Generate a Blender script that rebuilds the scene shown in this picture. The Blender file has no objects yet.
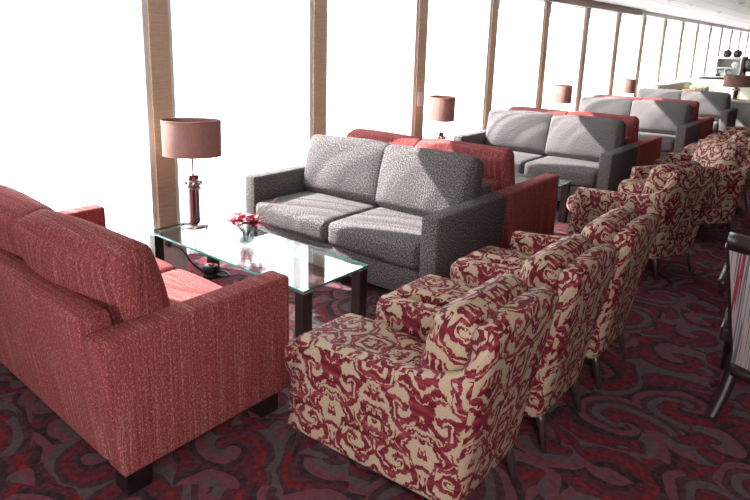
import bpy, bmesh, math, random
from mathutils import Vector, Matrix, Euler
random.seed(7)
PI = math.pi
R = math.radians
scene = bpy.context.scene
COL = scene.collection

# ------------------------------------------------------------------ camera
cam_data = bpy.data.cameras.new('camera')
cam = bpy.data.objects.new('camera', cam_data)
COL.objects.link(cam)
scene.camera = cam
F_PX, YAW, PITCH, ROLL, CAM_H = 598.48, R(41.6914), R(12.9061), R(.8563), 1.5727
fw = Vector((math.cos(YAW) * math.cos(PITCH), math.sin(YAW) * math.cos(PITCH), -math.sin(PITCH)))
rt = Vector((math.sin(YAW), -math.cos(YAW), 0))
up = rt.cross(fw)
r2 = rt * math.cos(ROLL) + up * math.sin(ROLL)
u2 = -rt * math.sin(ROLL) + up * math.cos(ROLL)
m = Matrix((r2, u2, -fw)).transposed().to_4x4()
m.translation = Vector((0, 0, CAM_H))
cam.matrix_world = m
cam_data.sensor_fit = 'HORIZONTAL'
cam_data.sensor_width = 36.0
cam_data.lens = F_PX / 750 * 36.0
cam_data.shift_x = 40.61 / 750
cam_data.shift_y = -67.0 / 750
cam_data.clip_start = .05
cam_data.clip_end = 200

# ------------------------------------------------------------------ sky, sun, exposure
vs = scene.view_settings
vs.view_transform = 'Standard'
vs.look = 'None'
vs.gamma = 1
vs.use_curve_mapping = False
vs.exposure = 0.4
world = bpy.data.worlds.new('world')
scene.world = world
world.use_nodes = True
wn = world.node_tree
bg = wn.nodes['Background']
bg.inputs['Color'].default_value = (.90, .96, 1.0, 1)
bg.inputs['Strength'].default_value = 4.2
sun_d = bpy.data.lights.new('sun', 'SUN')
sun_d.energy = 27.0
sun_d.angle = R(.7)
sun_d.color = (1.0, .95, .87)
sun = bpy.data.objects.new('sun', sun_d)
COL.objects.link(sun)
sun.rotation_euler = Vector((.34, -1, -.86)).to_track_quat('-Z', 'Y').to_euler()
# fill light added at the opening in the wall behind the camera
day = bpy.data.lights.new('back_fill_light', 'AREA')
day.shape = 'RECTANGLE'
day.size, day.size_y = 6.0, 1.3
day.energy = 34
day.color = (1.0, .95, .9)
fill_o = bpy.data.objects.new('back_fill_light', day)
COL.objects.link(fill_o)
fill_o.location = (-4.28, -1.3, 1.43)
fill_o.rotation_euler = Vector((1, 0, -.02)).to_track_quat('-Z', 'Y').to_euler()
scene.cycles.max_bounces = 10
scene.cycles.diffuse_bounces = 5
scene.cycles.transparent_max_bounces = 16
scene.cycles.transmission_bounces = 8
scene.cycles.caustics_reflective = False
scene.cycles.caustics_refractive = False
scene.cycles.sample_clamp_indirect = 6

# ------------------------------------------------------------------ node helper
class NG:
    def __init__(s, name):
        s.mat = bpy.data.materials.new(name)
        s.mat.use_nodes = True
        s.t = s.mat.node_tree
        s.b = s.t.nodes['Principled BSDF']
        s.out = s.t.nodes['Material Output']

    def node(s, typ, **kw):
        n = s.t.nodes.new(typ)
        for k, v in kw.items():
            setattr(n, k, v)
        return n

    def put(s, sock, v):
        if isinstance(v, bpy.types.NodeSocket):
            s.t.links.new(v, sock)
        else:
            sock.default_value = v

    def m(s, op, a, b=0.0, c=0.0):
        n = s.node('ShaderNodeMath', operation=op)
        s.put(n.inputs[0], a)
        s.put(n.inputs[1], b)
        s.put(n.inputs[2], c)
        return n.outputs[0]

    def coord(s, kind='UV'):
        return s.node('ShaderNodeTexCoord').outputs[kind]

    def mapping(s, vec, scale=(1, 1, 1), loc=(0, 0, 0), rot=(0, 0, 0)):
        n = s.node('ShaderNodeMapping')
        s.put(n.inputs['Vector'], vec)
        n.inputs['Scale'].default_value = scale
        n.inputs['Location'].default_value = loc
        n.inputs['Rotation'].default_value = rot
        return n.outputs[0]

    def noise(s, vec, scale, detail=2, rough=.5, out='Fac', dist=0):
        n = s.node('ShaderNodeTexNoise')
        s.put(n.inputs['Vector'], vec)
        n.inputs['Scale'].default_value = scale
        n.inputs['Detail'].default_value = detail
        n.inputs['Roughness'].default_value = rough
        n.inputs['Distortion'].default_value = dist
        return n.outputs[0 if out == 'Fac' else 1]

    def sep(s, v):
        n = s.node('ShaderNodeSeparateXYZ')
        s.put(n.inputs[0], v)
        return n.outputs

    def comb(s, x, y, z=0.0):
        n = s.node('ShaderNodeCombineXYZ')
        s.put(n.inputs[0], x)
        s.put(n.inputs[1], y)
        s.put(n.inputs[2], z)
        return n.outputs[0]

    def vm(s, op, a, b=(0, 0, 0), sc=None):
        n = s.node('ShaderNodeVectorMath', operation=op)
        s.put(n.inputs[0], a)
        s.put(n.inputs[1], b)
        if sc is not None:
            s.put(n.inputs['Scale'], sc)
        return n.outputs['Value'] if op in ('LENGTH', 'DISTANCE', 'DOT_PRODUCT') else n.outputs[0]

    def ramp(s, fac, stops, interp='LINEAR'):
        n = s.node('ShaderNodeValToRGB')
        cr = n.color_ramp
        cr.interpolation = interp
        while len(cr.elements) < len(stops):
            cr.elements.new(.5)
        for e, (p, c) in zip(cr.elements, stops):
            e.position = p
        for e, (p, c) in zip(cr.elements, stops):
            e.position = p
            e.color = (*c, 1)
        s.put(n.inputs[0], fac)
        return n.outputs[0]

    def mix(s, fac, a, b, blend='MIX'):
        n = s.node('ShaderNodeMix', data_type='RGBA', blend_type=blend)
        s.put(n.inputs[0], fac)
        for sock, v in ((n.inputs[6], a), (n.inputs[7], b)):
            if isinstance(v, tuple):
                v = (*v, 1) if len(v) == 3 else v
            s.put(sock, v)
        return n.outputs[2]

    def bump(s, h, strength=.3, dist=.01):
        n = s.node('ShaderNodeBump')
        n.inputs['Strength'].default_value = strength
        n.inputs['Distance'].default_value = dist
        s.put(n.inputs['Height'], h)
        s.t.links.new(n.outputs[0], s.b.inputs['Normal'])

    def set(s, **kw):
        for k, v in kw.items():
            s.put(s.b.inputs[k], (*v, 1) if isinstance(v, tuple) and len(v) == 3 else v)
        return s


def plain(name, col, rough=.6, metal=0.0, spec=.5, noise=.0, nscale=30):
    g = NG(name)
    if noise:
        f = g.noise(g.coord('Object'), nscale, 4)
        lo = tuple(c * (1 - noise) for c in col)
        hi = tuple(min(1, c * (1 + noise)) for c in col)
        g.set(**{'Base Color': g.ramp(f, [(.3, lo), (.7, hi)])})
    else:
        g.set(**{'Base Color': col})
    g.set(Roughness=rough, Metallic=metal)
    g.b.inputs['Specular IOR Level'].default_value = spec
    return g.mat


# ---- tweed fabrics (UV in metres)
def tweed(name, base, light, dark, stripe=0.0):
    g = NG(name)
    uv = g.coord('UV')
    n1 = g.noise(g.mapping(uv, (135, 110, 1)), 1.0, 3, .8)
    if not stripe:
        c = g.ramp(n1, [(.38, dark), (.48, base), (.53, base), (.62, light)])
    else:
        # slubs run along the warp, a few threads stand out over a hand's width
        n2 = g.noise(g.mapping(uv, (230, 75, 1)), 1.0, 2, .75)
        n3 = g.noise(g.mapping(uv, (105, 2.0, 1), (3, 1, 0)), 1.0, 2, .65)
        t = g.m('ADD', g.m('MULTIPLY', n2, .55), g.m('MULTIPLY', n3, .45))
        c = g.ramp(t, [(.37, dark), (.45, base), (.54, base), (.65, light)])
        sp = g.noise(g.mapping(uv, (190, 120, 1), (8, 1, 0)), 1.0, 1, .5)
        c = g.mix(g.m('MULTIPLY', g.m('GREATER_THAN', sp, .64), .7), c, light)
    g.set(**{'Base Color': c, 'Roughness': .95})
    g.b.inputs['Specular IOR Level'].default_value = .15
    g.bump(n1, .3, .004)
    return g.mat


M = {}
M['grey_tweed'] = tweed('grey_tweed', (.118, .104, .107), (.40, .37, .37), (.022, .018, .020))
M['red_tweed'] = tweed('red_tweed', (.31, .066, .070), (.56, .29, .24), (.15, .022, .030), 1)


# ---- damask of the armchairs: mirrored scrolls and flames (UV in metres)
def damask():
    g = NG('damask_fabric')
    uv = g.coord('UV')
    x, y, _ = g.sep(uv)
    HW, TH = .185, .52
    xm = g.m('PINGPONG', x, HW)                       # mirrored half tile
    row = g.m('FLOOR', g.m('DIVIDE', x, HW * 2))
    ym = g.m('FLOORED_MODULO', g.m('ADD', y, 3.0), TH)
    p0 = g.comb(g.m('MULTIPLY', xm, .89), g.m('MULTIPLY', ym, .89))
    w = g.noise(p0, 13, 3, .55, 'Color')
    w = g.vm('SCALE', g.vm('SUBTRACT', w, (.5, .5, .5)), sc=.085)
    fray = g.noise(g.mapping(p0, (170, 26, 1)), 1.0, 2, .6)
    p = g.vm('ADD', p0, w)
    p = g.vm('ADD', p, g.comb(0.0, g.m('MULTIPLY', g.m('SUBTRACT', fray, .5), .020)))
    best, val = None, None
    for cx, cy, k, sgn, ph in ((.072, .105, 17, 1, .15), (.098, .30, 14.5, -1, .55), (.010, .425, 19, 1, .3), (.155, .19, 19, -1, .05), (.0, .215, 21, 1, .6)):
        d = g.vm('SUBTRACT', p, (cx, cy, 0))
        dx, dy, _z = g.sep(d)
        r = g.vm('LENGTH', g.comb(dx, dy))
        a = g.m('MULTIPLY', g.m('ARCTAN2', dy, dx), sgn / (2 * PI))
        f = g.m('FRACT', g.m('ADD', g.m('ADD', g.m('MULTIPLY', r, k), a), ph + 4.0))
        # width of the painted band swells along the scroll
        s_ = g.m('SUBTRACT', .58, g.m('ABSOLUTE', g.m('SUBTRACT', f, .5)))
        if best is None:
            best, val = r, s_
        else:
            c = g.m('LESS_THAN', r, best)
            val = g.m('ADD', g.m('MULTIPLY', s_, c), g.m('MULTIPLY', val, g.m('SUBTRACT', 1.0, c)))
            best = g.m('MINIMUM', r, best)
    big = g.noise(p, 17, 1, .5)
    fine = g.noise(p0, 60, 2, .6)
    t = g.m('ADD', val, g.m('MULTIPLY', g.m('SUBTRACT', big, .5), .95))
    t = g.m('ADD', t, g.m('MULTIPLY', g.m('SUBTRACT', fine, .5), .22))
    fac = g.m('MINIMUM', g.m('MAXIMUM', g.m('MULTIPLY', g.m('SUBTRACT', t, .235), 28.0), 0.0), 1.0)
    # slits of ground colour open along the middle of the strokes
    mid = g.noise(p, 42, 1, .5)
    slit = g.m('MULTIPLY', g.m('GREATER_THAN', g.m('ADD', val, g.m('MULTIPLY', g.m('SUBTRACT', fine, .5), .25)), .515), g.m('GREATER_THAN', mid, .46))
    fac = g.m('MULTIPLY', fac, g.m('SUBTRACT', 1.0, slit))
    weave = g.noise(g.mapping(uv, (420, 120, 1)), 1.0, 1, .5)
    blot = g.noise(g.mapping(uv, (9, 40, 1)), 1.0, 3, .6)
    red = g.ramp(blot, [(.32, (.095, .008, .016)), (.5, (.19, .020, .034)), (.70, (.35, .066, .085))])
    beige = g.ramp(weave, [(.3, (.45, .335, .24)), (.7, (.57, .435, .32))])
    g.set(**{'Base Color': g.mix(fac, beige, red), 'Roughness': .6})
    g.b.inputs['Specular IOR Level'].default_value = .12
    g.bump(g.m('ADD', g.m('MULTIPLY', fac, .6), weave), .2, .003)
    return g.mat


M['damask'] = damask()


# ---- carpet: swirls and scallops in maroon, rose, grey and black
def carpet():
    g = NG('swirl_carpet')
    o = g.coord('Object')
    w = g.vm('SCALE', g.vm('SUBTRACT', g.noise(o, 3.0, 2, .5, 'Color'), (.5, .5, .5)), sc=.16)
    x, y, _ = g.sep(g.vm('ADD', o, w))
    base = g.comb(x, y)

    def layer(scale, loc, freq, stops):
        P = g.mapping(base, (scale, scale, 1), loc)
        v = g.node('ShaderNodeTexVoronoi', voronoi_dimensions='2D', feature='F1')
        g.put(v.inputs['Vector'], P)
        v.inputs['Scale'].default_value = 1
        v.inputs['Randomness'].default_value = .75
        d = g.vm('SUBTRACT', P, v.outputs['Position'])
        dx, dy, _z = g.sep(d)
        cr, cg, cb = g.sep(v.outputs['Color'])
        sg = g.m('SUBTRACT', g.m('MULTIPLY', g.m('GREATER_THAN', cr, .5), 2.0), 1.0)
        a = g.m('MULTIPLY', g.m('ARCTAN2', dy, dx), 1 / (2 * PI))
        t = g.m('FRACT', g.m('ADD', g.m('ADD', g.m('MULTIPLY', v.outputs['Distance'], freq), g.m('MULTIPLY', a, sg)), g.m('ADD', cg, 3.0)))
        return g.ramp(t, stops, 'CONSTANT'), cb, v.outputs['Distance']
    maroon, rose, grey, dark, crim, dusk = (.145, .030, .048), (.27, .085, .115), (.150, .130, .134), (.034, .030, .033), (.34, .016, .030), (.088, .044, .053)
    a, ca, da = layer(2.5, (0, 0, 0), 1.7, [(0, maroon), (.17, grey), (.34, dusk), (.48, rose), (.64, dark), (.78, maroon), (.9, crim)])
    b, cb, db = layer(3.3, (4.3, 1.7, 0), 1.45, [(0, grey), (.2, rose), (.42, dark), (.55, maroon), (.75, crim), (.84, dusk)])
    sel = g.noise(base, 2.6, 1, .4)
    c = g.mix(g.m('GREATER_THAN', sel, .52), a, b)
    pile = g.noise(o, 260, 2, .7)
    blot = g.noise(o, 38, 2, .6)
    c = g.mix(.30, c, g.ramp(blot, [(.35, (.05, .026, .03)), (.65, (.24, .12, .13))]), 'MIX')
    c = g.mix(.5, c, g.ramp(pile, [(.3, (.35, .35, .35)), (.7, (1, 1, 1))]), 'MULTIPLY')
    g.set(**{'Base Color': c, 'Roughness': .97})
    g.b.inputs['Specular IOR Level'].default_value = .1
    g.bump(pile, .5, .006)
    return g.mat


M['carpet'] = carpet()
M['wenge'] = plain('wenge_wood', (.016, .009, .009), .35, noise=.35, nscale=14)
M['dark_leg'] = plain('dark_leg_wood', (.030, .016, .015), .3, noise=.3)
M['metal_leg'] = plain('bronze_leg', (.16, .11, .10), .3, .7)
M['chrome'] = plain('chrome', (.72, .66, .64), .06, 1.0)
M['bronze'] = plain('bronze_mirror', (.36, .20, .17), .12, 1.0)
M['black_plastic'] = plain('black_plastic', (.012, .012, .013), .4)
M['red_plastic'] = plain('red_plastic', (.6, .03, .05), .4)
M['white_paint'] = plain('white_paint', (.80, .78, .76), .5, noise=.03)
M['frame_paint'] = plain('frame_paint', (.86, .84, .82), .45)
M['cap_paint'] = plain('cap_paint', (.55, .46, .41), .5)
M['header'] = plain('header_paint', (.42, .34, .30), .5, noise=.05)
M['plate'] = plain('plate_plastic', (.78, .74, .70), .35)
M['steel'] = plain('brushed_steel', (.55, .55, .55), .3, 1.0)
M['panel_wall'] = plain('pale_panel', (.62, .62, .57), .6, noise=.04, nscale=3)
M['side_wall'] = plain('side_wall_paint', (.10, .075, .07), .7, noise=.05, nscale=3)
M['cream'] = plain('cream_upholstery', (.62, .60, .50), .8, noise=.06)
M['sage'] = plain('sage_upholstery', (.36, .37, .33), .85, noise=.08)
M['stone_dark'] = plain('dark_bar_top', (.035, .033, .038), .3, noise=.2)
M['cab_white'] = plain('cabinet_white', (.70, .69, .66), .45, noise=.05)
M['pot_dark'] = plain('dark_glazed_pot', (.040, .022, .028), .3)
M['tan_wood'] = plain('tan_wood', (.33, .23, .19), .5, noise=.15)
M['screen'] = plain('screen_black', (.012, .012, .014), .15)
M['orange'] = plain('orange_cushion', (.55, .17, .08), .8)
M['flower_pink'] = plain('flower_pink', (.85, .24, .30), .5, noise=.2, nscale=60)
M['flower_red'] = plain('flower_red', (.42, .012, .035), .5, noise=.25, nscale=80)
M['stem'] = plain('stem_green', (.13, .16, .06), .6)
M['spike'] = plain('spike_grass', (.20, .13, .13), .6)


def grass_cloth():
    g = NG('grass_cloth')
    o = g.coord('Object')
    n = g.noise(g.mapping(o, (9, 9, 170)), 1.0, 3, .6)
    n2 = g.noise(g.mapping(o, (300, 300, 8)), 1.0, 1, .5)
    c = g.ramp(n, [(.3, (.50, .36, .23)), (.55, (.66, .51, .355)), (.75, (.76, .61, .45))])
    c = g.mix(.25, c, g.ramp(n2, [(.3, (.45, .32, .21)), (.7, (.75, .6, .45))]))
    g.set(**{'Base Color': c, 'Roughness': .8})
    g.bump(n, .25, .003)
    return g.mat


M['grass_cloth'] = grass_cloth()


def slat_ceiling():
    g = NG('slat_ceiling')
    x, y, z = g.sep(g.coord('Object'))
    f = g.m('PINGPONG', y, .15)
    line = g.m('LESS_THAN', f, .008)
    c = g.mix(line, (.40, .38, .36), (.20, .18, .17))
    g.set(**{'Base Color': c, 'Roughness': .5})
    return g.mat


M['ceiling'] = slat_ceiling()


def sheer():
    g = NG('sheer_curtain_fabric')
    o = g.coord('Object')
    n = g.noise(g.mapping(o, (30, 4, .35)), 1.0, 3, .6)
    n = g.m('MINIMUM', g.m('MAXIMUM', g.m('MULTIPLY', g.m('SUBTRACT', n, .36), 3.6), 0.0), 1.0)
    tr = g.node('ShaderNodeBsdfTransparent')
    tr.inputs[0].default_value = (.98, .99, 1, 1)
    tl = g.node('ShaderNodeBsdfTranslucent')
    tl.inputs[0].default_value = (.90, .92, .94, 1)
    df = g.node('ShaderNodeBsdfDiffuse')
    df.inputs[0].default_value = (.88, .90, .92, 1)
    m1 = g.node('ShaderNodeMixShader')
    m1.inputs[0].default_value = .32
    g.t.links.new(tl.outputs[0], m1.inputs[1])
    g.t.links.new(df.outputs[0], m1.inputs[2])
    m2 = g.node('ShaderNodeMixShader')
    g.put(m2.inputs[0], g.m('ADD', .22, g.m('MULTIPLY', n, .58)))
    g.t.links.new(tr.outputs[0], m2.inputs[1])
    g.t.links.new(m1.outputs[0], m2.inputs[2])
    g.t.links.new(m2.outputs[0], g.out.inputs['Surface'])
    return g.mat


M['sheer'] = sheer()


def thin_glass(name, tint, gloss=.06, rough=0.0, flat=False):
    g = NG(name)
    tr = g.node('ShaderNodeBsdfTransparent')
    tr.inputs[0].default_value = (*tint, 1)
    gl = g.node('ShaderNodeBsdfGlossy')
    gl.inputs['Roughness'].default_value = rough
    lw = g.node('ShaderNodeLayerWeight')
    lw.inputs[0].default_value = .5
    fr = g.m('ADD', g.m('MULTIPLY', g.m('POWER', lw.outputs['Facing'], 5.0), .9), .04)
    mx = g.node('ShaderNodeMixShader')
    g.put(mx.inputs[0], gloss if flat else g.m('MINIMUM', g.m('ADD', fr, gloss), 1.0))
    g.t.links.new(tr.outputs[0], mx.inputs[1])
    g.t.links.new(gl.outputs[0], mx.inputs[2])
    g.t.links.new(mx.outputs[0], g.out.inputs['Surface'])
    return g.mat


M['pane'] = thin_glass('window_pane_glass', (.98, .99, 1.0), .02, flat=True)
M['table_glass'] = thin_glass('table_glass', (.88, .96, .945), .085)
M['glass_edge'] = plain('green_glass_edge', (.05, .21, .18), .08)
M['vase_glass'] = thin_glass('vase_glass', (.86, .89, .89), .10)
M['crystal'] = thin_glass('lamp_glass', (.86, .84, .84), .22)


def shade_mat():
    g = NG('lamp_shade_silk')
    o = g.coord('Object')
    n = g.noise(g.mapping(o, (220, 220, 30)), 1.0, 2, .6)
    c = g.ramp(n, [(.3, (.32, .165, .135)), (.7, (.41, .225, .185))])
    g.set(**{'Base Color': c, 'Roughness': .6})
    tl = g.node('ShaderNodeBsdfTranslucent')
    g.put(tl.inputs[0], c)
    mx = g.node('ShaderNodeMixShader')
    mx.inputs[0].default_value = .28
    g.t.links.new(g.b.outputs[0], mx.inputs[1])
    g.t.links.new(tl.outputs[0], mx.inputs[2])
    g.t.links.new(mx.outputs[0], g.out.inputs['Surface'])
    return g.mat


M['shade'] = shade_mat()


def stripe_fabric():
    g = NG('striped_chair_fabric')
    x, y, z = g.sep(g.coord('UV'))
    n = g.noise(g.comb(g.m('MULTIPLY', x, 26.0), g.m('MULTIPLY', y, .5)), 1.0, 2, .7)
    c = g.ramp(n, [(.30, (.42, .37, .38)), (.42, (.14, .11, .14)), (.47, (.40, .34, .33)), (.55, (.22, .03, .06)), (.60, (.45, .40, .38)), (.70, (.10, .08, .09))], 'CONSTANT')
    g.set(**{'Base Color': c, 'Roughness': .5})
    return g.mat


M['striped'] = stripe_fabric()
g = NG('downlight_lens')
g.set(**{'Base Color': (.9, .85, .75), 'Emission Color': (1, .86, .62)})
g.b.inputs['Emission Strength'].default_value = 6
M['lens'] = g.mat


def pale_pattern():
    g = NG('patterned_cushion')
    o = g.coord('Object')
    n = g.noise(o, 28, 2, .6, dist=1.5)
    g.set(**{'Base Color': g.ramp(n, [(.42, (.22, .20, .12)), (.5, (.60, .56, .42))]), 'Roughness': .8})
    return g.mat


M['patterned'] = pale_pattern()

# ------------------------------------------------------------------ mesh helpers
def obj(name, bm, mat, parent=None, smooth=True, uv=True, flat_uv=None):
    me = bpy.data.meshes.new(name)
    bmesh.ops.recalc_face_normals(bm, faces=bm.faces)
    if uv:
        lay = bm.loops.layers.uv.new('UVMap')
        for f in bm.faces:
            n = f.normal
            ax = max(range(3), key=lambda i: abs(n[i]))
            for l in f.loops:
                c = l.vert.co
                l[lay].uv = (c.y, c.z) if ax == 0 else (c.x, c.z) if ax == 1 else (c.x, c.y)
    for f in bm.faces:
        f.smooth = smooth
    bm.to_mesh(me)
    bm.free()
    for mm in (mat if isinstance(mat, (list, tuple)) else [mat]):
        me.materials.append(mm)
    o = bpy.data.objects.new(name, me)
    COL.objects.link(o)
    if parent:
        o.parent = parent
    return o


def tag(o, label=None, cat=None, group=None, kind=None):
    if label:
        o['label'] = label
    if cat:
        o['category'] = cat
    if group:
        o['group'] = group
    if kind:
        o['kind'] = kind
    return o


def thing(name, label, cat, loc=(0, 0, 0), rz=0, group=None):
    o = bpy.data.objects.new(name, None)
    o.empty_display_size = .1
    COL.objects.link(o)
    o.location = loc
    o.rotation_euler = (0, 0, rz)
    return tag(o, label, cat, group)


def copy_tree(o, parent=None):
    c = o.copy()
    COL.objects.link(c)
    if parent:
        c.parent = parent
    for ch in list(o.children):
        copy_tree(ch, c)
    return c


def box(bm, lo, hi, bev=0.0, seg=2):
    r = bmesh.ops.create_cube(bm, size=1)
    vs_ = r['verts']
    for v in vs_:
        v.co = Vector([lo[i] + (v.co[i] + .5) * (hi[i] - lo[i]) for i in range(3)])
    if bev:
        es = list({e for v in vs_ for e in v.link_edges})
        bmesh.ops.bevel(bm, geom=es, offset=bev, segments=seg, profile=.5, affect='EDGES', clamp_overlap=True)


def bx(lo, hi, bev=0.0, seg=2):
    bm = bmesh.new()
    box(bm, lo, hi, bev, seg)
    return bm


def prism(bm, poly, axis, a, b, bev=0.0, seg=3):
    """polygon in the plane across `axis`, extruded from a to b"""
    def P(p, t):
        return Vector((t, p[0], p[1])) if axis == 0 else Vector((p[0], t, p[1])) if axis == 1 else Vector((p[0], p[1], t))
    va = [bm.verts.new(P(p, a)) for p in poly]
    vb = [bm.verts.new(P(p, b)) for p in poly]
    n = len(poly)
    bm.faces.new(va)
    bm.faces.new(vb[::-1])
    for i in range(n):
        bm.faces.new((va[i], vb[i], vb[(i + 1) % n], va[(i + 1) % n]))
    if bev:
        es = list({e for v in va + vb for e in v.link_edges})
        bmesh.ops.bevel(bm, geom=es, offset=bev, segments=seg, profile=.5, affect='EDGES', clamp_overlap=True)


def soft_box(size, r, bulge=(0, 0, 0), n=12, warp=None, seed=0, lump=0.0):
    """rounded box centred at the origin, its faces swollen outwards"""
    hx, hy, hz = [s / 2 for s in size]
    H = (hx, hy, hz)
    bm = bmesh.new()
    ts = [-1 + 2 * i / n for i in range(n + 1)]
    rnd = random.Random(seed)
    ph = [rnd.uniform(0, 6.28) for _ in range(6)]

    def place(p):
        q = Vector([p[i] * H[i] for i in range(3)])
        inner = Vector([max(-(H[i] - r), min(H[i] - r, q[i])) for i in range(3)])
        d = q - inner
        if d.length > 1e-9:
            k = max(abs(d[i]) for i in range(3))
            q = inner + d.normalized() * (r if k > r - 1e-6 else d.length)
        o = Vector(q)
        for i in range(3):
            j, k2 = (i + 1) % 3, (i + 2) % 3
            wgt = max(0, 1 - p[j] ** 2) ** .7 * max(0, 1 - p[k2] ** 2) ** .7
            o[i] += bulge[i] * wgt * p[i]
        if lump:
            o.z += lump * math.sin(7 * q.x + ph[0]) * math.sin(9 * q.y + ph[1])
            o.x += lump * math.sin(8 * q.y + ph[2]) * math.sin(11 * q.z + ph[3])
            o.y += lump * math.sin(9 * q.x + ph[4]) * math.sin(8 * q.z + ph[5])
        if warp:
            o = warp(o)
        return o

    def edge(t, h):
        # crowd the rows into the rounded rim
        k = max(.05, 1 - r / h)
        a = abs(t)
        c = .62
        v = a / c * k if a < c else k + (a - c) / (1 - c) * (1 - k)
        return math.copysign(v, t)
    cache = {}

    def vert(p):
        key = tuple(round(c, 5) for c in p)
        if key not in cache:
            cache[key] = bm.verts.new(place(p))
        return cache[key]
    for ax in range(3):
        for sg in (-1, 1):
            j, k2 = (ax + 1) % 3, (ax + 2) % 3
            for a in range(n):
                for b in range(n):
                    quad = []
                    for da, db in ((0, 0), (1, 0), (1, 1), (0, 1)):
                        p = [0, 0, 0]
                        p[ax] = sg
                        p[j] = edge(ts[a + da], H[j])
                        p[k2] = edge(ts[b + db], H[k2])
                        quad.append(vert(p))
                    if len(set(quad)) == 4:
                        bm.faces.new(quad)
    return bm


def move(bm, M4):
    bmesh.ops.transform(bm, matrix=M4, verts=bm.verts)
    return bm


def lathe(bm, prof, seg=32, sx=1.0, sy=1.0, c=(0, 0, 0), closed=True):
    rings = []
    for r, z in prof:
        if r < 1e-6:
            rings.append([bm.verts.new((c[0], c[1], c[2] + z))])
        else:
            rings.append([bm.verts.new((c[0] + r * sx * math.cos(2 * PI * i / seg), c[1] + r * sy * math.sin(2 * PI * i / seg), c[2] + z)) for i in range(seg)])
    for a, b in zip(rings, rings[1:]):
        for i in range(seg):
            j = (i + 1) % seg
            if len(a) == 1 and len(b) == 1:
                continue
            if len(a) == 1:
                bm.faces.new((a[0], b[i], b[j]))
            elif len(b) == 1:
                bm.faces.new((a[i], a[j], b[0]))
            else:
                bm.faces.new((a[i], a[j], b[j], b[i]))


def tube(bm, pts, rad, seg=8, cap=True):
    pts = [Vector(p) for p in pts]
    n = len(pts)
    rads = rad if isinstance(rad, (list, tuple)) else [rad] * n
    rings = []
    for i, p in enumerate(pts):
        t = (pts[min(i + 1, n - 1)] - pts[max(i - 1, 0)]).normalized()
        a = t.orthogonal().normalized() if i == 0 else (rings_n - t * rings_n.dot(t)).normalized()
        rings_n = a
        b = t.cross(a)
        rings.append([bm.verts.new(p + (a * math.cos(2 * PI * k / seg) + b * math.sin(2 * PI * k / seg)) * rads[i]) for k in range(seg)])
    for A, B in zip(rings, rings[1:]):
        for k in range(seg):
            bm.faces.new((A[k], A[(k + 1) % seg], B[(k + 1) % seg], B[k]))
    if cap:
        bm.faces.new(rings[0][::-1])
        bm.faces.new(rings[-1])


def spline(pts, n=8):
    pts = [Vector(p) for p in pts]
    out = []
    for i in range(len(pts) - 1):
        p0, p1, p2, p3 = pts[max(i - 1, 0)], pts[i], pts[i + 1], pts[min(i + 2, len(pts) - 1)]
        for k in range(n):
            t = k / n
            out.append(.5 * ((2 * p1) + (p2 - p0) * t + (2 * p0 - 5 * p1 + 4 * p2 - p3) * t * t + (3 * p1 - p0 - 3 * p2 + p3) * t ** 3))
    out.append(pts[-1])
    return out


def struct(name, bm, mat, parent=None, smooth=False, label=None):
    o = obj(name, bm, mat, parent, smooth)
    if not parent:
        o['kind'] = 'structure'
        if label:
            o['label'] = label
    return o


# ------------------------------------------------------------------ the room
W = 3.47            # front of the pillars
XP, PP = 2.19, 1.504
XB, XE = -4.3, 25.5
YB = -5.0
YO = 3.74           # plane of the panes
ZC = 2.30
HEAD = 2.195
NP0, NP1 = -4, 15   # pillar numbers built

struct('floor', bx((XB, YB, -.12), (XE, 3.95, 0)), M['carpet'], label='dark carpet with swirls in maroon, rose, grey and black')
struct('ceiling', bx((XB, YB, ZC), (XE, 3.95, ZC + .12)), M['ceiling'], label='pale ceiling of long slats above the lounge')
struct('wall_far', bx((XE, YB, 0), (XE + .12, 3.95, ZC)), M['panel_wall'], label='pale panelled end wall of the lounge')
struct('wall_right', bx((XB, YB - .12, 0), (XE, YB, ZC)), M['side_wall'])
# wall behind the camera, with an open band added to let fill light in
wb = bmesh.new()
box(wb, (XB - .12, YB, 0), (XB, 3.95, .75))
box(wb, (XB - .12, YB, 2.1), (XB, 3.95, ZC))
box(wb, (XB - .12, YB, .75), (XB, -4.6, 2.1))
box(wb, (XB - .12, 2.6, .75), (XB, 3.95, 2.1))
struct('wall_back', wb, M['side_wall'])
wl = bmesh.new()
box(wl, (XB, YO - .02, 2.25), (XE, YO + .14, ZC))
box(wl, (XB, YO - .02, 0), (XE, YO + .14, .09))
box(wl, (XB, W + .02, .09), (XP - PP - .10, YO + .14, 2.25))  # solid stretch out of view, added to keep sun off the near-left floor
struct('wall_left', wl, M['frame_paint'], label='low sill and head of the window wall')
struct('trim_1', bx((XB, W - .05, HEAD), (12.3, W + .10, ZC), .006), M['header'], label='brown header beam above the nearer windows')
struct('trim_2', bx((12.3, W + .02, HEAD + .03), (XE, W + .10, ZC), .004), M['frame_paint'], label='slim pale curtain cornice above the far windows')

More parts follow.
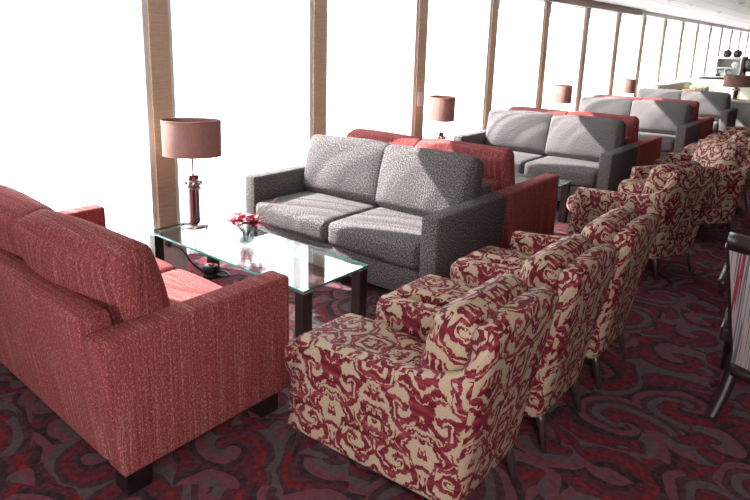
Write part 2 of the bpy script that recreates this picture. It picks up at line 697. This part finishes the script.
ordinal = ['first', 'second', 'third', 'fourth', 'fifth', 'sixth', 'seventh', 'eighth', 'ninth', 'tenth', 'eleventh', 'twelfth', 'thirteenth', 'fourteenth', 'fifteenth', 'sixteenth']
tn = 3
for n in range(-1, NP1 + 1):
    x = XP + n * PP
    p = struct('trim_%d' % tn, bx((x - .108, W + .015, 0), (x + .108, YO + .02, ZC - .003), .006), M['frame_paint'])
    if n >= 0:
        p['label'] = '%s window pillar from the left, grass cloth in a pale frame' % ordinal[n]
    tn += 1
    struct('fabric_panel', bx((x - .073, W, .335), (x + .073, W + .03, 2.04), .004), M['grass_cloth'], p)
    struct('cap', bx((x - .085, W - .004, 2.04), (x + .085, W + .03, HEAD - .002), .004), M['cap_paint'], p)
    struct('plinth', bx((x - .128, W - .02, 0), (x + .128, W + .05, .33), .006), M['white_paint'], p)

# panes and curtains of every bay
cn = 0
for n in range(-1, NP1):
    x0, x1 = XP + n * PP + .11, XP + (n + 1) * PP - .11
    wf = bmesh.new()
    box(wf, (x0, YO, .09), (x0 + .05, YO + .06, 2.25))
    box(wf, (x1 - .05, YO, .09), (x1, YO + .06, 2.25))
    box(wf, (x0 + .05, YO, .09), (x1 - .05, YO + .06, .14))
    box(wf, (x0 + .05, YO, 2.22), (x1 - .05, YO + .06, 2.25))
    wo = struct('window_%d' % (n + 2), wf, M['frame_paint'])
    pb = bmesh.new()
    box(pb, (x0 + .05, YO + .025, .14), (x1 - .05, YO + .031, 2.22))
    struct('pane', pb, M['pane'], wo)
    # sheer curtain: gathered folds, looser towards the hem
    rnd = random.Random(n * 13 + 5)
    bm = bmesh.new()
    nx, nz = (170, 8) if n < 8 else (80, 3)
    a0, a1 = x0 + .0, x1 - .0
    ph = [rnd.uniform(0, 6.28) for _ in range(5)]
    rows = []
    for k in range(nz + 1):
        v = k / nz
        z = .025 + v * (2.215 - .025)
        row = []
        for i in range(nx + 1):
            u = i / nx
            s = u * (a1 - a0)
            uu = s + .025 * math.sin(5 * s + ph[0])
            amp = .011 + .009 * (1 - v) + .006 * math.sin(3.1 * s + ph[1])
            y = 3.635 + amp * math.sin(uu * 62 + ph[2] + .5 * math.sin(2.2 * v + ph[3])) + .010 * math.sin(uu * 23 + ph[4] + .8 * v)
            xx = a0 + s + .010 * math.sin(uu * 124 + ph[1])
            row.append(bm.verts.new((xx, y, z)))
        rows.append(row)
    for A, B in zip(rows, rows[1:]):
        for i in range(nx):
            bm.faces.new((A[i], A[i + 1], B[i + 1], B[i]))
    c = obj('sheer_curtain', bm, M['sheer'])
    lab = 'white sheer curtain left of the first pillar' if n == -1 else \
        'white sheer curtain between the %s and %s window pillars from the left' % (ordinal[n], ordinal[n + 1]) if n >= 0 else \
        'white sheer curtain out of view behind the red front sofa'
    tag(c, lab, 'curtain', 'sheer curtains along the windows')

# ------------------------------------------------------------------ sofas
WA, DEP, WID, HA, ZB = .118, .8653, 1.699, .62, .092


def make_sofa(mat, label, group):
    """faces +X, centred on y, its back at x = 0"""
    t = thing('sofa', label, 'sofa', group=group)
    hw = WID / 2
    rk = .062
    for s in (-1, 1):
        b = bmesh.new()
        a0, a1 = (hw - WA, hw) if s > 0 else (-hw, -hw + WA)
        prism(b, [(rk, ZB), (DEP, ZB), (DEP - .006, HA), (0, HA)], 1, a0, a1, .017, 3)
        obj('arm', b, mat, t)
    b = bmesh.new()
    y0, y1 = -hw + WA + .002, hw - WA - .002
    prism(b, [(rk, ZB), (rk + .15, ZB), (.115, .675), (-.012, .675)], 1, y0, y1, .02, 3)
    obj('back_frame', b, mat, t)
    obj('seat_base', bx((rk + .14, y0, ZB), (DEP - .012, y1, .272), .015, 3), mat, t)
    cw = (y1 - y0) / 2
    for s in (-1, 1):
        b = soft_box((.62, cw - .006, .162), .042, (.012, .004, .016), 14, seed=3 + s, lump=.002)
        move(b, Matrix.Translation((DEP + .012 - .31, s * cw / 2, .272 + .083)))
        obj('seat_cushion', b, mat, t)
        b = soft_box((.165, cw + .030, .445), .050, (.055, .004, .020), 16, seed=9 + s, lump=.004)
        move(b, Matrix.Translation((.235, s * (cw - .008) / 2, .652)) @ Matrix.Rotation(R(4 if s < 0 else -1), 4, 'Z') @ Matrix.Rotation(R(-15), 4, 'Y'))
        obj('back_cushion', b, mat, t)
    for sx in (.13, DEP - .11):
        for s in (-1, 1):
            obj('foot', bx((sx - .05, s * (hw - .065) - .045, 0), (sx + .05, s * (hw - .065) + .045, ZB + .003), .004), M['wenge'], t, smooth=False)
    return t


YA, XR, XG, PITCH_X = 1.7235, 1.6692, 2.82, 2.99
YM = YA + WID / 2
red = make_sofa(M['red_tweed'], 'red striped tweed sofa nearest the camera, beside the glass table with the flowers', 'red tweed sofas')
red.location = (XR - DEP, YM, 0)
grey = make_sofa(M['grey_tweed'], 'grey tweed sofa directly behind the glass table with the flower vase', 'grey tweed sofas')
grey.location = (XG + DEP, YM, 0)
grey.rotation_euler = (0, 0, PI)
gx = [XG, 5.811, 8.70, 11.60]
rl = ['red tweed sofa back to back with the front grey sofa, cushion tops showing',
      'red tweed sofa back to back with the second grey sofa from the front',
      'red tweed sofa back to back with the third grey sofa, mostly hidden']
gl = ['', 'second grey tweed sofa from the front, behind the first red sofa pair', 'third grey tweed sofa from the front, between the second and the farthest', 'farthest grey tweed sofa, in front of the pale sage divider']
for i, x in enumerate(gx):
    if i:
        c = copy_tree(grey)
        c.location = (x + DEP, YM, 0)
        c['label'] = gl[i]
    if i == 3:
        break
    c = copy_tree(red)
    c.location = (x + DEP + .030, YM, 0)
    c['label'] = rl[i]

# ------------------------------------------------------------------ glass tables
TX0, TX1, TY0, TY1, HT = 1.9697, 2.485, 1.9469, 3.3666, .386


def make_table(label):
    cx, cy = (TX0 + TX1) / 2, (TY0 + TY1) / 2
    hx, hy = (TX1 - TX0) / 2, (TY1 - TY0) / 2
    t = thing('coffee_table', label, 'table', (cx, cy, 0), group='glass coffee tables')
    b = bx((-hx, -hy, HT - .012), (hx, hy, HT))
    bmesh.ops.recalc_face_normals(b, faces=b.faces)
    for f in b.faces:
        f.material_index = 1 if abs(f.normal.z) < .5 else 0
    obj('glass_top', b, [M['table_glass'], M['glass_edge']], t, smooth=False)
    for sx in (-1, 1):
        for sy in (-1, 1):
            x, y = sx * (hx - .036), sy * (hy - .036)
            lg = obj('leg', bx((x - .032, y - .032, 0), (x + .032, y + .032, HT - .022), .003), M['wenge'], t, smooth=False)
            b = bx((x - .033, y - .033, HT - .022), (x + .033, y + .033, HT - .0125), .002)
            obj('metal_cap', b, M['steel'], lg, smooth=False)
    return t


tab = make_table('glass coffee table on dark legs in front, holding lamp and flower vase')
tl = ['', 'second glass coffee table, mostly hidden behind the first sofa pair', 'third glass coffee table, hidden behind the second sofa pair', 'fourth glass coffee table, hidden behind the farthest sofa pair']
for i in (1, 2):
    c = copy_tree(tab)
    c.location.x += i * PITCH_X
    c['label'] = tl[i]
c = copy_tree(tab)
c.location.x = 10.98
c['label'] = tl[3]


# ------------------------------------------------------------------ table lamps
def make_lamp(label, z0=.478):
    t = thing('table_lamp', label, 'lamp', group='table lamps')
    b = bmesh.new()
    lathe(b, [(0, 0), (.088, 0), (.090, .006), (.088, .016), (.060, .022), (.050, .030), (0, .030)], 40)
    obj('base', b, M['chrome'], t)
    # clear outer column around a bronze core
    b = bmesh.new()
    lathe(b, [(.060, .0305), (.062, .05), (.062, .275), (.056, .292)], 12)
    obj('glass_column', b, M['crystal'], t, smooth=False)
    b = bmesh.new()
    lathe(b, [(0, .0305), (.036, .0305), (.036, .34), (.031, .352), (0, .352)], 12)
    obj('core', b, M['bronze'], t, smooth=False)
    b = bmesh.new()
    for z in (.262, .288, .312):
        lathe(b, [(.041, z - .011), (.049, z - .007), (.052, z), (.049, z + .007), (.041, z + .011), (.037, z)], 32)
    col = obj('collar', b, M['chrome'], t)
    b = bmesh.new()
    for i in range(10):
        a = 2 * PI * i / 10
        bmesh.ops.create_uvsphere(b, u_segments=8, v_segments=6, radius=.011, matrix=Matrix.Translation((.053 * math.cos(a), .053 * math.sin(a), .300)))
    obj('bead', b, M['chrome'], col)
    b = bmesh.new()
    tube(b, [(0, 0, .352), (0, 0, .67)], .006, 10)
    obj('stem', b, M['bronze'], t)
    b = bmesh.new()
    z1 = .708
    lathe(b, [(1, z0), (1.012, z1 - .0), (1.0, z1 + .002), (.994, z1), (.984, z0 + .002), (1, z0)], 56, .190, .125)
    sh = obj('lamp_shade', b, M['shade'], t)
    b = bmesh.new()
    for z in (z0 + .004, z1 - .004):
        b = bmesh.new()
        lathe(b, [(1.006, z - .004), (1.024, z), (1.006, z + .004)], 56, .190, .125)
        obj('shade_trim', b, M['shade'], sh)
    b = bmesh.new()
    for k in range(2):
        a = k * PI / 2
        p = Vector((.186 * math.cos(a), .122 * math.sin(a), z1 - .03))
        tube(b, [p, (0, 0, z1 - .045), -p + Vector((0, 0, 2 * (z1 - .03)))], .0025, 6)
    obj('spider', b, M['chrome'], sh)
    return t


lamp = make_lamp('table lamp with oval dusty pink shade on the front glass table')
lamp.location = (2.244, 3.24, HT + .0005)
lamp.rotation_euler = (0, 0, R(-48))
for (x, y, rz), lb in zip(((5.19, 3.20, 44), (8.21, 3.19, 44), (11.06, 3.19, 44)),
                      ('pink shaded table lamp rising behind the first sofa pair, second from the left',
                       'pink shaded table lamp behind the second grey sofa, third from the left',
                       'small far pink shaded table lamp above the third grey sofa')):
    c = copy_tree(lamp)
    c.location = (x, y, HT + .0005)
    c.rotation_euler = (0, 0, R(rz))
    c['label'] = lb

# ------------------------------------------------------------------ flower vase
VX, VY = 2.235, 2.70
t = thing('flower_vase', 'small round glass vase holding the flowers on the front glass table', 'vase', (VX, VY, HT + .0005))
b = bmesh.new()
prof = [(0, .0), (.022, .001), (.040, .016), (.049, .040), (.047, .062), (.036, .084), (.026, .094), (.027, .100), (.023, .100), (.022, .093), (.032, .082), (.043, .061), (.045, .040), (.036, .018), (0, .006)]
lathe(b, prof, 32)
obj('glass_bowl', b, M['vase_glass'], t)
b = bmesh.new()
lathe(b, [(0, .0062), (.034, .018), (.0425, .040), (.040, .058), (0, .058)], 24)
obj('water', b, M['vase_glass'], t)
t = thing('flower_bouquet', 'pink and crimson lily with spiky grass in the glass vase', 'flowers', (VX, VY, HT + .075))


def petal(bm, c, d, upv, L, wd, curl):
    d = Vector(d).normalized()
    s = d.cross(Vector(upv)).normalized()
    u = s.cross(d)
    rows = []
    for i in range(7):
        f = i / 6
        w_ = wd * math.sin(PI * min(1, .12 + .88 * f)) ** .8 * (1 - .25 * f)
        p = Vector(c) + d * (L * f) + u * (curl * math.sin(f * PI * .7) - curl * 1.4 * f * f)
        rows.append([bm.verts.new(p + s * w_ * k + u * (abs(k) * .35 * w_)) for k in (-1, -.5, 0, .5, 1)])
    for A, B in zip(rows, rows[1:]):
        for k in range(4):
            bm.faces.new((A[k], A[k + 1], B[k + 1], B[k]))


rnd = random.Random(4)
stems = bmesh.new()
for hx, hy, hz, mt, nm, n_, L in ((-.012, .020, .062, 'flower_pink', 'pink_flower', 13, .058), (.022, -.030, .040, 'flower_red', 'crimson_flower', 11, .060), (-.035, .035, .050, 'flower_pink', 'pink_flower', 8, .042)):
    b = bmesh.new()
    for i in range(n_):
        a = i * 2.399
        e = .25 + .75 * (i / n_)
        d = Vector((math.cos(a) * e, math.sin(a) * e, .75 - .6 * e))
        petal(b, (hx * 1.3, hy * 1.3, hz), d, (0, 0, 1), 1.6 * L * rnd.uniform(.85, 1.1), .029, .018)
    obj(nm, b, M[mt], t)
    tube(stems, spline([(hx * .2, hy * .2, -.055), (hx * .4, hy * .4, 0), (hx, hy, hz)], 5), .003, 6)
obj('stem', stems, M['stem'], t)
b = bmesh.new()
for i in range(16):
    a = rnd.uniform(0, 2 * PI)
    L = rnd.uniform(.13, .25)
    e = rnd.uniform(.5, .95)
    d = Vector((math.cos(a) * e, math.sin(a) * e, rnd.uniform(.3, .85)))
    tip = d * L + Vector((0, 0, .02))
    tube(b, spline([(0, 0, -.03), d * L * .45 + Vector((0, 0, .03)), tip], 5), [.0018] * 10 + [.0006], 5)
obj('spiky_grass', b, M['spike'], t)

# ------------------------------------------------------------------ cord, adapter, socket
sx = XP
t = thing('wall_socket', 'white socket plate on the plinth of the pillar behind the front table', 'socket', (sx - .035, W - .0215, .235))
obj('plate', bx((-.042, -.005, -.042), (.042, 0, .042), .003), M['plate'], t)
t = thing('power_adapter', 'round black adapter with plugged-in cord on the carpet under the front glass table', 'adapter', (sx + .165, W - .235, 0))
b = bmesh.new()
lathe(b, [(0, .018), (.045, .018), (.055, .03), (.055, .07), (.045, .082), (0, .082)], 24)
obj('body', b, M['black_plastic'], t)
b = bmesh.new()
lathe(b, [(0, 0), (.052, 0), (.052, .018), (0, .018)], 24)
obj('foot_ring', b, M['black_plastic'], t)
ax_, ay_ = sx + .165, W - .235
b = bmesh.new()
pts = spline([(sx - .035, W - .055, .235), (sx + .02, W - .12, .20), (sx + .07, W - .16, .10), (sx + .13, W - .20, .035), (sx + .19, W - .30, .012), (sx + .25, W - .33, .012), (sx + .26, W - .24, .012), (sx + .20, W - .18, .012), (sx + .12, W - .19, .030)], 8)
tube(b, [(p.x - ax_, p.y - ay_, p.z) for p in pts], .006, 8)
cord = obj('cord', b, M['black_plastic'], t)
b = bmesh.new()
tube(b, [(sx - .035 - ax_, W - .027 - ay_, .235), (sx - .035 - ax_, W - .058 - ay_, .235)], .018, 14)
obj('plug', b, M['black_plastic'], cord)
obj('switch', bx((-.012, -.03, .082), (.012, .012, .092), .002), M['red_plastic'], t)


def wall_plate(x, z, label):
    t = thing('switch_plate', label, 'switch plate', (x, W - .0015, z))
    obj('plate', bx((-.042, -.010, -.075), (.042, 0, .075), .004), M['plate'], t)
    for dz in (-.032, .032):
        obj('rocker', bx((-.017, -.015, dz - .022), (.017, -.0101, dz + .022), .003), M['white_paint'], t)


wall_plate(XP + 2 * PP - .01, 1.053, 'white double switch plate on the third window pillar from the left')


# ------------------------------------------------------------------ armchairs
def make_armchair(label):
    """faces +Y, centred on x; the outer back at y = 0"""
    t = thing('armchair', label, 'armchair', group='damask armchairs facing the windows')
    DF = .70            # arm fronts
    th = .085
    # path of the shell's outer face in plan (top), near arm front -> back -> far arm front
    hw, rc = .292, .085
    path = []

    def pth(s):
        out = []
        n_arm = 12
        for i in range(n_arm):
            f = i / n_arm
            out.append((s * hw, DF + (rc - DF) * f, 's', f))
        for i in range(9):
            a = PI / 2 * i / 8
            out.append((s * (hw - rc + rc * math.cos(a)), rc - rc * math.sin(a), 'c', i / 8))
        return out
    left = pth(-1)
    right = pth(1)[::-1]
    back = [(-(hw - rc) + (2 * (hw - rc)) * i / 12, 0.0, 'b', i / 12) for i in range(1, 12)]
    path = left + back + right

    def ztop(kind, f):
        if kind == 's':
            return .535 + .075 * f ** 1.2 + .03 * max(0, f - .75) * 4 * max(0, f - .75) * 4
        if kind == 'c':
            f = 3 * f * f - 2 * f ** 3
            return .64 + .148 * f
        return .788 + .016 * math.sin(PI * f)
    zb = .145
    prof = [(.22, 0), (.06, .004), (0, .028), (0, .06), (0, .25), (0, .5), (0, .75), (0, .9), (.10, .975), (.30, 1.0), (.60, 1.0), (.88, .975), (1, .9), (1, .55), (1, .1), (1, 0)]
    bm = bmesh.new()
    rows = []
    N = len(path)
    for i, (x, y, k, f) in enumerate(path):
        p = Vector((x, y, 0))
        q0 = Vector((*path[max(i - 1, 0)][:2], 0))
        q1 = Vector((*path[min(i + 1, N - 1)][:2], 0))
        tg = (q1 - q0).normalized()
        inn = Vector((0, 0, 1)).cross(tg)
        if inn.dot(Vector((0, .35, 0)) - p) < 0:
            inn = -inn
        zt = ztop(k, f)
        row = []
        for (a, h) in prof:
            z = zb + (zt - zb) * h
            if h > .85:
                z = zt - (1 - h) * .30
            hh = (z - zb) / .67
            c = p + inn * (a * th)
            # the body narrows downwards, the back leans outwards at the top
            fr = max(0, min(1, c.y / .70))
            c.x *= (.80 + .17 * fr) + (.20 - .17 * fr) * min(1, hh * 1.25)
            lean = (.075 - .105 * hh)
            c.y += lean * max(0, 1 - max(0, c.y) / .5)
            c.y += .075 * (1 - hh) * max(0, (c.y - .35) / .35)
            row.append(bm.verts.new((c.x, c.y, z)))
        rows.append(row)
    for A, B in zip(rows, rows[1:]):
        for k in range(len(prof) - 1):
            bm.faces.new((A[k], B[k], B[k + 1], A[k + 1]))
        bm.faces.new((A[-1], B[-1], B[0], A[0]))
    for r_ in (rows[0], rows[-1]):
        bm.faces.new(r_)
    obj('frame', bm, M['damask'], t)
    # base below the seat
    b = bmesh.new()
    prism(b, [(.10, .15), (.765, .15), (.765, .29), (.08, .29)], 0, -.215, .215, .018, 3)
    obj('seat_base', b, M['damask'], t)
    # seat cushion with a rolled front edge
    b = soft_box((.43, .74, .145), .055, (.004, .018, .016), 14, seed=2, lump=.0015)
    move(b, Matrix.Translation((0, .525, .363)))
    obj('seat_cushion', b, M['damask'], t)
    # loose back cushion
    b = soft_box((.46, .15, .385), .068, (.0, .025, .015), 14, seed=5, lump=.004)
    move(b, Matrix.Translation((0, .165, .615)) @ Matrix.Rotation(R(15), 4, 'X'))
    obj('back_cushion', b, M['damask'], t)
    # tapered splayed legs
    for x, y in ((-.175, .10), (.175, .10), (-.235, .72), (.235, .72)):
        b = bmesh.new()
        dx, dy = (.015 if x > 0 else -.015), (-.045 if y < .3 else .055)
        tube(b, [(x, y, .17), (x + dx * .3, y + dy * .3, .13), (x + dx, y + dy, 0)], [.019, .018, .010], 12)
        obj('leg', b, M['metal_leg'], t)
    return t


ch = make_armchair('damask armchair nearest the camera, with its whole patterned side showing')
spots = [(1.690, .700, 0, None),
         (2.325, .700, 0, 'damask armchair in the front row, second from the camera'),
         (2.955, .700, 0, 'damask armchair in the front row, third from the camera'),
         (4.62, .815, -21, 'damask armchair turned slightly, first one beyond the front row of three'),
         (6.17, .83, 45, 'damask armchair facing the camera side, its pale back cushion showing above the turned armchair'),
         (7.15, .76, -4, 'damask armchair at the right edge, behind the one facing the camera side'),
         (8.55, .76, 0, 'second farthest damask armchair along the aisle'),
         (9.75, .76, 0, 'farthest damask armchair, beside the pale divider')]
for i, (x, y, rz, lb) in enumerate(spots):
    c = ch if i == 0 else copy_tree(ch)
    c.location = (x, y, 0)
    c.rotation_euler = (0, 0, R(rz))
    if lb:
        c['label'] = lb


# ------------------------------------------------------------------ dining chair at the right edge (back towards the armchairs)
def make_dining_chair():
    t = thing('dining_chair', 'dark wood dining chair with striped fabric back, cut by the right edge', 'chair', (2.93, .095, 0), R(3))
    # local: faces +X, its curved back at x = 0 turned to the armchairs
    H = .255

    def bow(y, z):
        return -.055 * (1 - (y / H) ** 2) - .10 * (z - .25)
    def tp(z):
        return .68 + .32 * min(1, max(0, (z - .25) / .52))
    bm = bmesh.new()
    rows = []
    nn = 16
    for i in range(nn + 1):
        y = -H + 2 * H * i / nn
        rows.append([bm.verts.new((bow(y, z) + dx, y * tp(z), z)) for z, dx in ((.255, 0), (.40, 0), (.60, 0), (.775, 0), (.775, .05), (.60, .05), (.40, .05), (.255, .05))])
    for A, B in zip(rows, rows[1:]):
        for k in range(8):
            bm.faces.new((A[k], B[k], B[(k + 1) % 8], A[(k + 1) % 8]))
    bm.faces.new(rows[0])
    bm.faces.new(rows[-1])
    obj('back_panel', bm, M['striped'], t, smooth=False)

    def rail(z0, z1, over):
        b = bmesh.new()
        rs = []
        for i in range(nn + 1):
            y = (-H + 2 * H * i / nn) * over
            x = bow(y, z0)
            rs.append([b.verts.new((x + dx, y, z)) for dx, z in ((-.012, z0), (-.016, z1 - .012), (.0, z1), (.045, z1), (.06, z1 - .012), (.06, z0))])
        for A, B in zip(rs, rs[1:]):
            for k in range(6):
                b.faces.new((A[k], B[k], B[(k + 1) % 6], A[(k + 1) % 6]))
        b.faces.new(rs[0])
        b.faces.new(rs[-1])
        return b
    obj('top_rail', rail(.772, .835, 1.04), M['dark_leg'], t)
    obj('lower_rail', rail(.215, .258, .70), M['dark_leg'], t)
    for sg in (-1, 1):
        y = sg * (H + .008)
        b = bmesh.new()
        tube(b, spline([(bow(y, .77) + .03, y, .785), (bow(y, .5) + .03, y * tp(.5), .5), (.025, y * tp(.25), .26), (-.0, y * tp(.25) + sg * .005, .15), (-.07, y * tp(.25) + sg * .04, 0)], 6), [.012] * 12 + [.026] * 13, 10)
        obj('leg', b, M['dark_leg'], t)
        b = bmesh.new()
        tube(b, [(.47, sg * .22, .40), (.475, sg * .225, .2), (.48, sg * .23, 0)], [.026, .023, .017], 10)
        obj('leg', b, M['dark_leg'], t)
        b = bmesh.new()
        tube(b, spline([(.0, y, .60), (.2, y, .615), (.42, y, .60), (.455, y * .97, .50), (.465, sg * .222, .38)], 6), .019, 10)
        obj('arm', b, M['dark_leg'], t)
    obj('seat_frame', bx((.03, -.245, .33), (.50, .245, .395), .01), M['dark_leg'], t)
    b = soft_box((.46, .48, .085), .035, (0, 0, .015), 10)
    move(b, Matrix.Translation((.265, 0, .44)))
    obj('seat', b, M['striped'], t)
    return t


make_dining_chair()

# ------------------------------------------------------------------ far end: divider, banquette, bar, cabinet
t = thing('low_divider', 'pale sage low divider with a ledge, past the farthest grey sofa', 'divider', (12.62, 0, 0))
obj('panel', bx((0, .35, .0), (.06, 2.22, .70), .01), M['sage'], t)
obj('end_panel', bx((.06, 2.16, .0), (.40, 2.22, .70), .01), M['sage'], t)
obj('ledge', bx((-.02, .33, .70), (.44, 2.24, .74), .008), M['cream'], t)
obj('shelf', bx((.06, .35, .35), (.38, 2.16, .38), .004), M['sage'], t)
c = make_lamp('', .37)
c.location = (12.84, 1.86, .7405)
c.rotation_euler = (0, 0, R(-52))
c.scale = (1.16, 1.16, .60)
c['label'] = 'wide brown oval table lamp standing on the far pale divider'

t = thing('banquette', 'cream corner banquette behind the pale divider, along the far windows', 'banquette', (0, 0, 0))
obj('window_base', bx((12.95, 2.62, 0), (15.0, 3.38, .48), .02, 3), M['cream'], t)
obj('window_back', bx((12.75, 3.08, .48), (15.6, 3.38, .93), .05, 4), M['cream'], t)
obj('corner_base', bx((15.0, .4, 0), (15.6, 3.38, .48), .02, 3), M['cream'], t)
obj('corner_back', bx((15.3, .4, .48), (15.6, 3.38, .97), .05, 4), M['cream'], t)
for i in range(4):
    y = .42 + i * .54
    b = soft_box((.58, .53, .12), .05, (0, 0, .02), 10)
    move(b, Matrix.Translation((15.0, y + .27, .54)))
    obj('seat_cushion', b, M['cream'], t)
for x, y, mt, rz, s, lb in ((14.05, 2.86, 'orange', 60, .30, 'small orange cushion on the far cream banquette'), (14.78, 2.80, 'patterned', 15, .36, 'pale patterned cushion on the far cream banquette, left of the wide brown lamp')):
    b = soft_box((.12, s, s), .05, (.03, 0, 0), 10)
    move(b, Matrix.Rotation(R(-14), 4, 'Y'))
    o = obj('throw_cushion', b, M[mt])
    o.location = (x, y, .51 + s / 2)
    o.rotation_euler = (0, 0, R(rz + 180))
    tag(o, lb, 'cushion', 'cushions on the far banquette')

t = thing('bar_counter', 'dark bar counter carrying glassware at the far end of the lounge', 'counter', (16.0, 2.58, 0))
obj('counter_base', bx((-.0, -.42, 0), (.5, .45, .86), .01), M['wenge'], t)
obj('counter_top', bx((-.05, -.5, .86), (.55, .5, 1.0), .02), M['stone_dark'], t)
for i in range(7):
    b = bmesh.new()
    h = .15 + .03 * (i % 3)
    lathe(b, [(0, 0), (.030, 0), (.030, .004), (.004, .010), (.004, h * .5), (.030, h * .62), (.034, h * .85), (.028, h), (.026, h), (.031, h * .85), (.027, h * .63), (0, h * .54)], 14)
    o = obj('wine_glass', b, M['vase_glass'])
    o.location = (16.15 + .12 * (i % 2), 3.0 - .08 * i, 1.0005)
    tag(o, 'stemmed glass in the row on the dark bar counter', 'glass', 'glasses on the bar counter')

t = thing('display_cabinet', 'white open display cabinet behind the bar counter, two dark pots on top', 'cabinet', (17.2, 2.725, 0))
obj('carcass', bx((0, -.26, 0), (.45, .26, .98), .008), M['cab_white'], t)
obj('side_panel', bx((0, .235, .98), (.45, .26, 1.405), .004), M['cab_white'], t)
obj('side_panel', bx((0, -.26, .98), (.45, -.235, 1.405), .004), M['cab_white'], t)
obj('back_panel', bx((.42, -.235, .98), (.45, .235, 1.405), .002), M['cab_white'], t)
obj('top', bx((-.03, -.275, 1.405), (.47, .275, 1.445), .006), M['cab_white'], t)
obj('shelf', bx((.01, -.235, 1.18), (.42, .235, 1.195), .002), M['cab_white'], t)
for y, z, r_, lb in ((2.84, .981, .075, 'white round jug standing low in the display cabinet'), (2.62, 1.1955, .07, 'white round jug on the shelf of the display cabinet')):
    b = bmesh.new()
    lathe(b, [(0, 0), (r_ * .6, 0), (r_, r_ * .9), (r_ * .7, r_ * 1.7), (r_ * .55, r_ * 2.1), (r_ * .45, r_ * 2.1), (0, r_ * 1.6)], 20)
    o = obj('jug', b, M['white_paint'])
    o.location = (17.38, y, z)
    tag(o, lb, 'jug')
for y, lb in ((2.81, 'left dark pot on top of the white display cabinet'), (2.60, 'right dark pot on top of the white display cabinet')):
    t = thing('pot', lb, 'pot', (17.4, y, 1.4455), group='dark pots on the cabinet')
    b = bmesh.new()
    lathe(b, [(0, 0), (.06, 0), (.085, .04), (.092, .09), (.085, .13), (.075, .13), (.08, .09), (0, .02)], 24)
    obj('bowl', b, M['pot_dark'], t)
    b = bmesh.new()
    lathe(b, [(0, .13), (.088, .13), (.088, .142), (.03, .16), (.02, .178), (0, .184)], 24)
    obj('lid', b, M['pot_dark'], t)
t = thing('media_cabinet', 'tan wood cabinet right of the white display cabinet, under the black screen', 'cabinet', (17.2, 1.99, 0))
obj('carcass', bx((0, -.4, 0), (.45, .42, 1.02), .008), M['tan_wood'], t)
obj('door', bx((-.018, -.39, .05), (0, .0, 1.0), .004), M['tan_wood'], t)
obj('door', bx((-.018, .01, .05), (0, .41, 1.0), .004), M['tan_wood'], t)
t = thing('television', 'black screen standing on the tan cabinet at the right edge', 'television', (17.35, 1.97, 1.0205))
obj('stand', bx((-.08, -.15, 0), (.08, .15, .015), .004), M['black_plastic'], t)
obj('neck', bx((-.02, -.04, .015), (.02, .04, .09), .003), M['black_plastic'], t)
obj('screen', bx((-.03, -.42, .09), (.03, .46, .40), .008), M['screen'], t)
t = thing('speaker', 'slim black speaker beside the white display cabinet', 'speaker', (17.9, 2.50, 0))
obj('base_plate', bx((-.09, -.09, 0), (.09, .09, .02), .004), M['black_plastic'], t)
obj('column', bx((-.06, -.06, .02), (.06, .06, 1.46), .01), M['screen'], t)

# ------------------------------------------------------------------ downlights
k = 0
for x, y in ((10.3, 2.5), (11.34, 2.44), (11.2, 1.74), (13.55, 2.43), (8.0, .2), (5.0, .2), (2.2, -.2), (.4, .4), (.4, -1.4), (2.2, -1.6)):
    t = thing('downlight', 'small round ceiling downlight in the slat ceiling', 'downlight', (x, y, ZC), group='ceiling downlights')
    b = bmesh.new()
    lathe(b, [(.045, 0), (.062, 0), (.062, -.006), (.045, -.010), (.042, -.004)], 24)
    obj('ring', b, M['steel'], t)
    b = bmesh.new()
    lathe(b, [(0, -.003), (.0415, -.003)], 24)
    obj('lens', b, M['lens'], t)
    k += 1

# made-up round ceiling fixture, added out of frame as fill over the aisle
t = thing('ceiling_fill', 'round ceiling fill light added over the aisle beside the camera', 'lamp', (-.35, -.55, ZC))
b = bmesh.new()
lathe(b, [(0, 0), (.27, 0), (.27, -.03), (.255, -.035), (.25, -.02), (0, -.02)], 40)
obj('housing', b, M['steel'], t)
b = bmesh.new()
lathe(b, [(0, -.022), (.249, -.022)], 40)
obj('diffuser', b, M['lens'], t)
ld = bpy.data.lights.new('ceiling_fill_light', 'AREA')
ld.shape = 'DISK'
ld.size = .48
ld.energy = 42
ld.color = (1.0, .93, .86)
lo = bpy.data.objects.new('ceiling_fill_light', ld)
COL.objects.link(lo)
lo.location = (0, 0, -.04)
lo.parent = t
